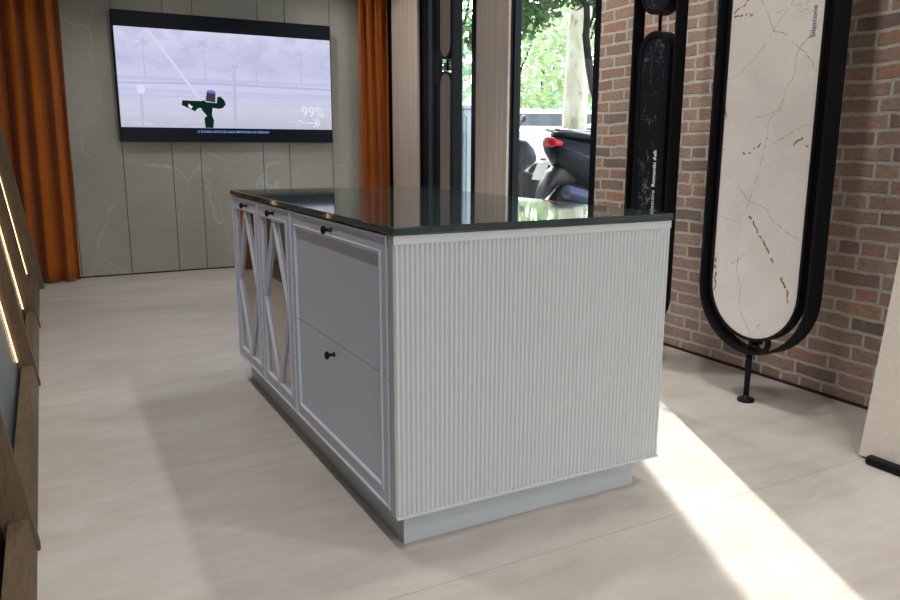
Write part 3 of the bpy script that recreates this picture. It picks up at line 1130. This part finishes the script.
def ell(x, zc, hw, hh, n=16, flat_=0.0):
    """superellipse cross-section across the scooter at station x (y,z)"""
    pts = []
    for k in range(n):
        a = 2 * PI * k / n
        c, s = math.cos(a), math.sin(a)
        e = 0.7
        pts.append((x, hw * math.copysign(abs(c) ** e, c), zc + hh * math.copysign(abs(s) ** e, s)))
    return pts


def scooter(label):
    """built along +x (nose at +x), wheels on z=0"""
    r = thing('motor_scooter', (0, 0, 0), label, 'scooter', 'scooters parked on the pavement')
    for wx, rad, w in ((-0.68, 0.27, 0.065), (0.72, 0.28, 0.055)):
        prof = []
        for k in range(13):
            a = -PI / 2 + PI * k / 12
            prof.append((rad - 0.05 + 0.05 * math.cos(a), w * math.sin(a)))
        wh = MB().lathe([(rad - 0.085, -w)] + prof + [(rad - 0.085, w)], (wx, 0, rad), 1, 28).build('wheel', M_tyre, r)
        hub = MB().lathe([(rad - 0.09, -0.03), (rad - 0.09, 0.03)], (wx, 0, rad), 1, 20)
        for k in range(5):
            a = k * 2 * PI / 5
            hub.box(wx - 0.01, wx + 0.01, -w - 0.004, w + 0.004, rad - 0.02, rad + 0.02)
        hub.build('rim', M_silver, wh)
    # rear body: tail rises to a point behind the seat
    st_ = [(-0.98, 0.905, 0.03, 0.02), (-0.95, 0.87, 0.09, 0.075), (-0.84, 0.80, 0.140, 0.150), (-0.66, 0.72, 0.17, 0.215), (-0.38, 0.66, 0.18, 0.24),
           (-0.10, 0.60, 0.165, 0.24), (0.12, 0.45, 0.17, 0.17), (0.30, 0.36, 0.17, 0.09), (0.45, 0.34, 0.16, 0.07)]
    MB().loft([ell(*s) for s in st_]).build('rear_body', M_sc, r)
    se = [(-0.90, 0.965, 0.05, 0.025), (-0.78, 0.975, 0.11, 0.045), (-0.55, 0.955, 0.14, 0.055), (-0.36, 0.92, 0.15, 0.055), (-0.28, 0.87, 0.15, 0.05), (-0.05, 0.83, 0.14, 0.05), (0.12, 0.80, 0.09, 0.04)]
    MB().loft([ell(*s) for s in se]).build('seat', M_seat, r)
    # leg shield and nose
    ns = [(0.40, 0.42, 0.17, 0.16), (0.50, 0.58, 0.19, 0.26), (0.60, 0.70, 0.19, 0.26), (0.72, 0.76, 0.15, 0.19), (0.84, 0.74, 0.09, 0.11), (0.90, 0.72, 0.03, 0.04)]
    MB().loft([ell(*s) for s in ns]).build('leg_shield', M_sc, r)
    scn = MB()
    scn.loft([[(0.62 - 0.01, y, 0.95), (0.62 + 0.01, y, 0.95), (0.50 + 0.01, y * 0.8, 1.28), (0.50 - 0.01, y * 0.8, 1.28)] for y in (-0.19, -0.1, 0, 0.1, 0.19)])
    scn.build('windscreen', M_glass, r)
    MB().tube([(0.46, -0.34, 1.03), (0.50, -0.16, 1.02), (0.53, 0, 0.98), (0.50, 0.16, 1.02), (0.46, 0.34, 1.03)], 0.016, 10).build('handlebar', M_seat, r)
    for s in (-1, 1):
        m = MB().tube([(0.50, s * 0.22, 1.03), (0.52, s * 0.30, 1.16)], 0.006, 8)
        m.lathe([(0.0, -0.01), (0.055, -0.006), (0.06, 0.006), (0.0, 0.012)], (0.52, s * 0.32, 1.19), 0, 16, 0, 1, (1.0, 0.7))
        m.build('mirror', M_seat, r)
    # lower tail: mudguard, plate bracket and plate
    MB().loft([ell(-0.70, 0.60, 0.10, 0.09), ell(-0.86, 0.60, 0.10, 0.10), ell(-0.96, 0.52, 0.095, 0.11), ell(-1.02, 0.42, 0.09, 0.06), ell(-1.04, 0.36, 0.05, 0.02)]).build('mudguard', M_seat, r)
    pl = MB()
    pl.add([(-1.000, -0.10, 0.72), (-1.000, 0.10, 0.72), (-1.060, 0.10, 0.56), (-1.060, -0.10, 0.56), (-0.994, -0.10, 0.722), (-0.994, 0.10, 0.722), (-1.054, 0.10, 0.562), (-1.054, -0.10, 0.562)],
           [(0, 1, 2, 3), (7, 6, 5, 4), (0, 4, 5, 1), (1, 5, 6, 2), (2, 6, 7, 3), (3, 7, 4, 0)])
    pl.build('number_plate', M_plate, r)
    MB().box(-1.01, -0.985, -0.03, 0.03, 0.735, 0.755).build('plate_lamp', M_red, r)
    tl = MB()
    tl.loft([ell(-0.985, 0.91, 0.045, 0.035), ell(-0.955, 0.895, 0.10, 0.055), ell(-0.87, 0.885, 0.128, 0.035)])
    tl.build('tail_light', M_red, r)
    for s in (-1, 1):
        gr = MB().tube([(-0.40, s * 0.16, 0.93), (-0.62, s * 0.175, 0.97), (-0.80, s * 0.15, 1.0), (-0.93, s * 0.07, 1.01)], 0.012, 8)
        gr.build('grab_rail', M_silver, r)
        MB().loft([[(-0.86, s * 0.138, 0.83), (-0.86, s * 0.15, 0.84), (-0.86, s * 0.138, 0.86)], [(-0.50, s * 0.165, 0.70), (-0.50, s * 0.185, 0.72), (-0.50, s * 0.165, 0.76)],
                   [(-0.2, s * 0.165, 0.44), (-0.2, s * 0.188, 0.46), (-0.2, s * 0.165, 0.50)]]).build('side_trim', M_blue, r)
    ex = MB().tube([(-0.05, -0.17, 0.30), (-0.35, -0.19, 0.33), (-0.40, -0.20, 0.34), (-0.86, -0.21, 0.46), (-0.90, -0.21, 0.47)], [0.025, 0.03, 0.062, 0.066, 0.04], 14)
    ex.build('exhaust', M_blue, r)
    MB().box(-0.5, 0.1, -0.13, 0.13, 0.22, 0.42).build('engine', M_seat, r, bevel=0.04)
    MB().tube([(-0.1, 0.14, 0.3), (-0.12, 0.22, 0.02)], 0.012, 8).build('side_stand', M_silver, r)
    return r


sc1 = scooter('black scooter with red tail light parked outside the street window')
sc1.location = (4.27, 3.92, GZ)
sc1.rotation_euler = (0, 0, math.radians(-6))
sc2 = copy_tree(sc1)
sc2['label'] = 'dark scooter half hidden by the window frame behind the first scooter'
sc2.location = (3.85, 6.35, GZ)
sc2.rotation_euler = (0, 0, math.radians(-3))

M_car = plain('car_white', lin(235, 236, 236), 0.3, 0, 0.01, 3, coat=0.3)
M_carglass = plain('car_glass', (0.03, 0.045, 0.05, 1), 0.06, 0, 0.1, 3, spec=0.7)


def car(label, L, Hh, W, van, group='white cars on the road'):
    """built along +x, wheels on z=0"""
    r = thing('car', (0, 0, 0), label, 'car', group)
    hl = L / 2
    if van:
        side = [(-hl, 0.35), (-hl, 0.95), (-hl + 0.10, Hh * 0.62), (-hl + 0.28, Hh - 0.08), (-hl + 0.5, Hh), (hl - 1.9, Hh), (hl - 1.5, Hh - 0.1), (hl - 0.95, Hh * 0.62), (hl - 0.15, Hh * 0.52), (hl, 0.75), (hl, 0.35)]
    else:
        side = [(-hl, 0.35), (-hl, 0.85), (-hl + 0.2, Hh * 0.66), (-hl + 0.7, Hh - 0.05), (-hl + 1.1, Hh), (hl - 2.0, Hh), (hl - 1.7, Hh - 0.08), (hl - 1.1, Hh * 0.64), (hl - 0.2, Hh * 0.53), (hl, 0.7), (hl, 0.35)]
    secs = []
    zs = [p[1] for p in side]
    for fr in (-1, -0.94, -0.6, 0, 0.6, 0.94, 1):
        secs.append([(x * (1 - 0.03 * (abs(fr) > 0.95)), fr * W / 2 * (1 - 0.13 * max(0, (z - Hh * 0.58) / (Hh * 0.42))), z - 0.03 * (abs(fr) > 0.95)) for x, z in side])
    MB().loft(secs).build('body', M_car, r)
    top = Hh - 0.12
    lo_ = Hh * (0.78 if van else 0.63)
    wy = lambda z: W / 2 * (1 - 0.13 * max(0, (z - Hh * 0.58) / (Hh * 0.42))) + 0.006
    xs = [-hl + 0.55, -hl + 1.5, -hl + 1.58, hl - 2.05, hl - 1.97, hl - 1.2]
    for s in (-1, 1):
        for a, b, sl in ((xs[0], xs[1], 0), (xs[2], xs[3], 0), (xs[4], xs[5], 0.42)):
            g = MB()
            q = [(a, s * wy(lo_), lo_), (b, s * wy(lo_), lo_), (b - sl, s * wy(top), top), (a + 0.04, s * wy(top), top)]
            g.add(q + [(x, y - s * 0.03, z) for x, y, z in q], [(0, 1, 2, 3), (7, 6, 5, 4), (0, 4, 5, 1), (1, 5, 6, 2), (2, 6, 7, 3), (3, 7, 4, 0)])
            g.build('side_window', M_carglass, r)
        for wx in (-hl + 0.8, hl - 0.85):
            w = MB().lathe([(0.2, 0), (0.30, 0.0), (0.33, 0.03), (0.33, 0.17), (0.30, 0.20)], (wx, s * (W / 2 - 0.19) - (0.0 if s > 0 else 0.01), 0.33), 1, 24, 0, 1 if s > 0 else 1).build('wheel', M_tyre, r)
            MB().lathe([(0.02, -0.012), (0.19, -0.006), (0.2, 0.215), (0.02, 0.22)], (wx, s * (W / 2 - 0.19) - (0.0 if s > 0 else 0.01), 0.33), 1, 20).build('wheel_rim', M_silver, w)
        MB().box(hl - 1.55, hl - 1.42, min(s * (W / 2 + 0.01), s * (W / 2 + 0.16)), max(s * (W / 2 + 0.01), s * (W / 2 + 0.16)), lo_ + 0.0, lo_ + 0.15).build('wing_mirror', M_car, r, bevel=0.03)
    # windscreen and rear window
    yy = W / 2 * 0.84
    ws = MB()
    xa, za, xb, zb_ = ((hl - 0.98, Hh * 0.635, hl - 1.48, Hh - 0.13) if van else (hl - 1.13, Hh * 0.655, hl - 1.67, Hh - 0.11))
    q = [(xa + .02, -yy, za), (xa + .02, yy, za), (xb + .02, yy * .93, zb_), (xb + .02, -yy * .93, zb_)]
    ws.add(q + [(x - 0.05, y, z - 0.03) for x, y, z in q], [(0, 1, 2, 3), (7, 6, 5, 4), (0, 4, 5, 1), (1, 5, 6, 2), (2, 6, 7, 3), (3, 7, 4, 0)])
    ws.build('windscreen', M_carglass, r)
    for s in (-1, 1):
        MB().box(hl - 0.10, hl + 0.012, s * W * 0.36 - 0.14, s * W * 0.36 + 0.14, 0.62, 0.76).build('headlight', M_silver, r, bevel=0.02)
        MB().box(-hl - 0.012, -hl + 0.05, s * W * 0.40 - 0.08, s * W * 0.40 + 0.08, 0.68, 0.95).build('tail_light', M_red, r, bevel=0.015)
    return r


c1 = car('white van driving along the road behind the scooter', 4.9, 1.98, 1.95, True)
c1.location = (11.2, 16.2, GZ - 0.12)
c1.rotation_euler = (0, 0, math.radians(160))
c2 = car('white car at the right edge of the street window behind the tree', 4.2, 1.5, 1.76, False)
c2.location = (10.3, 11.6, GZ - 0.12)
c2.rotation_euler = (0, 0, math.radians(128))

# trees
M_plane = mat_bark('plane_bark', lin(150, 148, 120), lin(196, 194, 170), lin(214, 214, 204))
M_darkbark = mat_bark('dark_bark', lin(38, 38, 36), lin(48, 47, 44), lin(60, 58, 54))
M_leafd = mat_leaf('leaf_dark', lin(70, 100, 72), lin(104, 134, 92), 0.35)
M_leafl = mat_leaf('leaf_light', lin(150, 180, 136), lin(200, 214, 166), 0.5)
M_leafm = mat_leaf('leaf_mid', lin(118, 160, 130), lin(168, 198, 150), 0.5)


def leaves(blobs, n, size, seed):
    rn = random.Random(seed)
    mb = MB()
    tot = sum(b[3] * b[4] * b[5] for b in blobs)
    for (cx, cy, cz, rx, ry, rz) in blobs:
        for _ in range(int(n * rx * ry * rz / tot) + 1):
            while True:
                u = Vector((rn.uniform(-1, 1), rn.uniform(-1, 1), rn.uniform(-1, 1)))
                if u.length < 1:
                    break
            u = u * (0.75 + 0.35 * rn.random())
            c = Vector((cx + u.x * rx, cy + u.y * ry, cz + u.z * rz))
            a = Vector((rn.gauss(0, 1), rn.gauss(0, 1), rn.gauss(0, 0.6))).normalized()
            b = a.cross(Vector((rn.gauss(0, 1), rn.gauss(0, 1), rn.gauss(0, 1)))).normalized()
            nn = a.cross(b)
            s = size * rn.uniform(0.6, 1.3)
            mb.add([c - a * s, c - a * s * 0.25 + b * s * 0.45, c + a * s * 0.5 + b * s * 0.3, c + a * s + nn * s * 0.2, c + a * s * 0.5 - b * s * 0.3, c - a * s * 0.25 - b * s * 0.45],
                   [(0, 1, 2, 3), (0, 3, 4, 5)])
    return mb


def tree(label, base, trunk, rads, blobs, n, size, seed, leafm, barkm, branches=(), group='street trees'):
    r = thing('street_tree', base, label, 'tree', group)
    MB().tube(trunk, rads, 14).build('trunk', barkm, r)
    for pts, rr in branches:
        MB().tube(pts, rr, 9).build('branch', barkm, r)
    if blobs:
        f = leaves(blobs, n, size, seed).build('foliage', leafm, r, recalc=False)
    return r


def at(px_dir, d):
    return (-0.774 + px_dir[0] * d, -1.7585 + px_dir[1] * d)


# pale plane tree behind the scooter
tx, ty = at((0.6057, 0.7957), 10.5)
tree('pale barked plane tree with thick trunk behind the scooter', (tx, ty, GZ),
     [(tx - 0.03, ty + 0.02, GZ), (tx - 0.02, ty, 1.2), (tx, ty, 2.4), (tx + 0.06, ty, 4.0), (tx + 0.1, ty, 6.0)], [0.19, 0.165, 0.15, 0.13, 0.10],
     [(tx + 0.6, ty - 0.2, 6.2, 1.8, 1.8, 1.0)], 1500, 0.12, 21, M_leafm, M_plane)
# dark slender tree nearer the glass, curved trunk, leaves hanging into view from above
kx, ky = at((0.568, 0.823), 8.6)
tree('slender dark trunked tree with low hanging leaves by the window', (4.62, 4.56, GZ),
     [(4.62, 4.56, GZ), (4.56, 4.60, 1.0), (4.433, 4.705, 1.561), (4.385, 4.745, 1.75), (4.350, 4.770, 1.95), (4.330, 4.786, 2.12), (4.314, 4.798, 2.25), (4.318, 4.795, 2.40), (4.312, 4.80, 2.55), (4.24, 4.86, 2.68), (4.17, 4.91, 2.80), (4.1, 5.0, 3.3)],
     [0.055, 0.05, 0.044, 0.042, 0.04, 0.039, 0.038, 0.036, 0.034, 0.03, 0.026, 0.02],
     [(kx - 0.20, ky + 0.1, 2.62, 0.48, 0.4, 0.34), (kx - 0.42, ky + 0.36, 2.34, 0.36, 0.32, 0.34), (kx + 0.25, ky - 0.2, 2.85, 0.5, 0.5, 0.26), (4.3, 4.8, 3.2, 0.7, 0.7, 0.4), (4.46, 4.66, 2.62, 0.16, 0.2, 0.2)], 5200, 0.05, 5, M_leafd, M_darkbark,
     branches=[([(4.320, 4.794, 2.30), (4.375, 4.75, 2.45), (4.385, 4.742, 2.75)], [0.026, 0.022, 0.018]),
               ([(4.314, 4.798, 2.26), (4.28, 4.83, 2.27)], [0.014, 0.005])])
# trees across the road
BG = [((0.468, 0.884), 24, M_leafm, 'leafy green tree across the road seen through the narrow window strip'),
      ((0.543, 0.840), 30, M_leafl, 'sunlit leafy tree across the road at the left of the street window'),
      ((0.572, 0.820), 35, M_leafm, 'sunlit tree far across the road above the white van'),
      ((0.604, 0.797), 27, M_leafl, 'bright green tree across the road behind the plane trunk'),
      ((0.640, 0.768), 41, M_leafm, 'leafy tree across the road at the right of the street window')]
for i, (dr, d, lm, lb) in enumerate(BG):
    x, y = at(dr, d)
    k = 0.11 * d / 1.0
    tree(lb, (x, y, GZ - 0.12), [(x, y, GZ - 0.12), (x + 0.05, y, 2.4), (x - 0.05, y, 4.5), (x, y, 7.5)], [0.2, 0.17, 0.13, 0.05],
         [(x, y, 4.4, 1.5 * d / 26, 1.5 * d / 26, 2.6), (x - 0.4, y + 0.3, 2.6, 1.2 * d / 26, 1.2 * d / 26, 1.1), (x + 0.4, y - 0.3, 6.3, 1.3, 1.3, 1.4)], 950, 0.2, 40 + i, lm, M_darkbark,
         branches=[([(x, y, 3.6), (x + 0.4, y - 0.3, 4.8), (x + 0.6, y - 0.5, 6.0)], [0.08, 0.05, 0.02])], group='trees across the road')
hx, hy = at((0.57, 0.822), 58)
b_ = thing('apartment_building', (hx, hy, 0), 'pale building far across the road behind the trees', 'building')
M_bld = plain('pale_render', lin(206, 214, 220), 0.8, 0, 0.04, 0.5)
MB().box(hx - 14, hx + 14, hy, hy + 8, 0.1, 5.2).build('wall', M_bld, b_)
for i in range(9):
    MB().box(hx - 12.6 + i * 3, hx - 11.4 + i * 3, hy - 0.03, hy + 0.1, 2.0, 4.2).build('window', M_carglass, b_)
b_.rotation_euler = (0, 0, math.radians(-20))
# pale street cabinet seen in the narrow strip of glass
px_, py_ = at((0.4875, 0.8731), 7.2)
cb = thing('street_cabinet', (px_, py_, GZ), 'pale blue grey street cabinet outside the narrow window strip', 'cabinet')
M_bluegrey = plain('cabinet_bluegrey', lin(176, 192, 200), 0.5, 0, 0.03, 4)
MB().box(px_ - 0.13, px_ + 0.13, py_ - 0.2, py_ + 0.2, GZ, 1.46).build('body', M_bluegrey, cb, bevel=0.02)
MB().box(px_ - 0.15, px_ + 0.15, py_ - 0.22, py_ + 0.22, 1.46, 1.50).build('roof_cap', M_bluegrey, cb, bevel=0.015)
MB().box(px_ - 0.10, px_ + 0.10, py_ - 0.212, py_ - 0.2, GZ + 0.1, 1.40).build('door', M_bluegrey, cb, bevel=0.004)

# ------------------------------------------------------------------ light
W_ = bpy.data.worlds.new('sky')
S.world = W_
W_.use_nodes = True
nt = W_.node_tree
nt.nodes.clear()
wo = nt.nodes.new('ShaderNodeOutputWorld')
bg = nt.nodes.new('ShaderNodeBackground')
sk = nt.nodes.new('ShaderNodeTexSky')
sk.sky_type = 'NISHITA'
sk.sun_disc = False
SUN_EL = math.radians(33)
sk.sun_elevation = SUN_EL
sk.sun_rotation = math.radians(25)
sk.dust_density = 2.0
hs = nt.nodes.new('ShaderNodeHueSaturation')
hs.inputs['Saturation'].default_value = 0.30
nt.links.new(sk.outputs[0], hs.inputs['Color'])
nt.links.new(hs.outputs[0], bg.inputs[0])
bg.inputs[1].default_value = 1.15
nt.links.new(bg.outputs[0], wo.inputs[0])


def light(name, kind, loc, energy, color=(1, 1, 1), **kw):
    d = bpy.data.lights.new(name, kind)
    d.energy = energy
    d.color = color
    for k, v in kw.items():
        setattr(d, k, v)
    o = bpy.data.objects.new(name, d)
    COL.objects.link(o)
    o.location = loc
    return o


sun = light('sun', 'SUN', (6, 8, 9), 11.5, (1.0, 0.97, 0.9), angle=math.radians(0.6))
h = Vector((-0.46, -1, 0)).normalized() * math.cos(SUN_EL)
sun.rotation_euler = Vector((h.x, h.y, -math.sin(SUN_EL))).to_track_quat('-Z', 'Y').to_euler()

WARM = (1.0, 0.955, 0.90)


def down(loc, e, size=1.9, color=WARM, blend=0.6, r=0.05, aim=(0, 0, -1)):
    o = light('ceiling_spot', 'SPOT', loc, e, color, spot_size=size, spot_blend=blend, shadow_soft_size=r)
    o.rotation_euler = Vector(aim).to_track_quat('-Z', 'Y').to_euler()
    return o


# two rows of ceiling spots above the aisle and above the island
for y in (-2.6, -0.9, 0.9, 2.7, 4.2):
    down((-0.52, y, 3.15), 26 if y > 4 else 58, color=(1.0, 0.975, 0.95))
for y in (-2.6, -1.2, 0.2, 1.6):
    down((1.19, y, 3.15), 54)
# accent spots added, unseen, to brighten facade slabs, brick and back wall
for loc, tgt, e in (((0.75, 1.75, 3.1), (2.3, 3.34, 1.2), 62), ((0.9, 4.6, 3.1), (2.3, 4.95, 1.3), 62), ((1.1, 1.5, 3.15), (2.3, 1.8, 1.0), 80),
                    ((1.0, 0.1, 3.15), (2.3, 0.2, 1.0), 40), ((0.3, 3.6, 3.15), (0.4, 5.4, 0.6), 50), ((1.3, 3.6, 3.15), (1.5, 5.4, 0.6), 35)):
    down(loc, e, 1.2, aim=Vector(tgt) - Vector(loc))
# unseen soft fill light added under the ceiling at the camera end
a = light('ceiling_fill', 'AREA', (0.3, -3.6, 3.2), 40, (1.0, 0.98, 0.96), shape='RECTANGLE', size=3.0, size_y=2.0)

# daylight portals in the window openings
for loc, aim, sx, sy in (((2.44, 2.6, 1.65), (-1, 0, 0), 1.0, 3.1), ((2.44, 4.16, 1.65), (-1, 0, 0), 0.9, 3.1), ((0.325, YF - 0.2, 1.45), (0, 1, 0), 3.3, 2.8)):
    d = bpy.data.lights.new('daylight_portal', 'AREA')
    d.shape = 'RECTANGLE'
    d.size, d.size_y = sx, sy
    d.cycles.is_portal = True
    o = bpy.data.objects.new('daylight_portal', d)
    COL.objects.link(o)
    o.location = loc
    o.rotation_euler = Vector(aim).to_track_quat('-Z', 'Z').to_euler()

# ------------------------------------------------------------------ camera
yaw, pitch, roll = 0.490310845, 0.200215988, 0.00271942
cy, sy, cp, sp_ = math.cos(yaw), math.sin(yaw), math.cos(pitch), math.sin(pitch)
fwd = Vector((sy * cp, cy * cp, -sp_))
right = Vector((cy, -sy, 0))
up = right.cross(fwd)
r2 = right * math.cos(roll) + up * math.sin(roll)
u2 = -right * math.sin(roll) + up * math.cos(roll)
cam = bpy.data.cameras.new('camera')
co = bpy.data.objects.new('camera', cam)
COL.objects.link(co)
m = Matrix((r2, u2, -fwd)).transposed().to_4x4()
m.translation = Vector((-0.77399296, -1.75854545, 1.12024685))
co.matrix_world = m
cam.sensor_width = 36
cam.lens = 751.971 / 900 * 36
cam.clip_start = 0.02
cam.clip_end = 300
S.camera = co

vs_ = S.view_settings
vs_.view_transform = 'Standard'
vs_.look = 'None'
vs_.exposure = 0.0
vs_.gamma = 1.0
vs_.use_curve_mapping = False
S.cycles.use_denoising = True
S.cycles.max_bounces = 10
S.cycles.transparent_max_bounces = 16
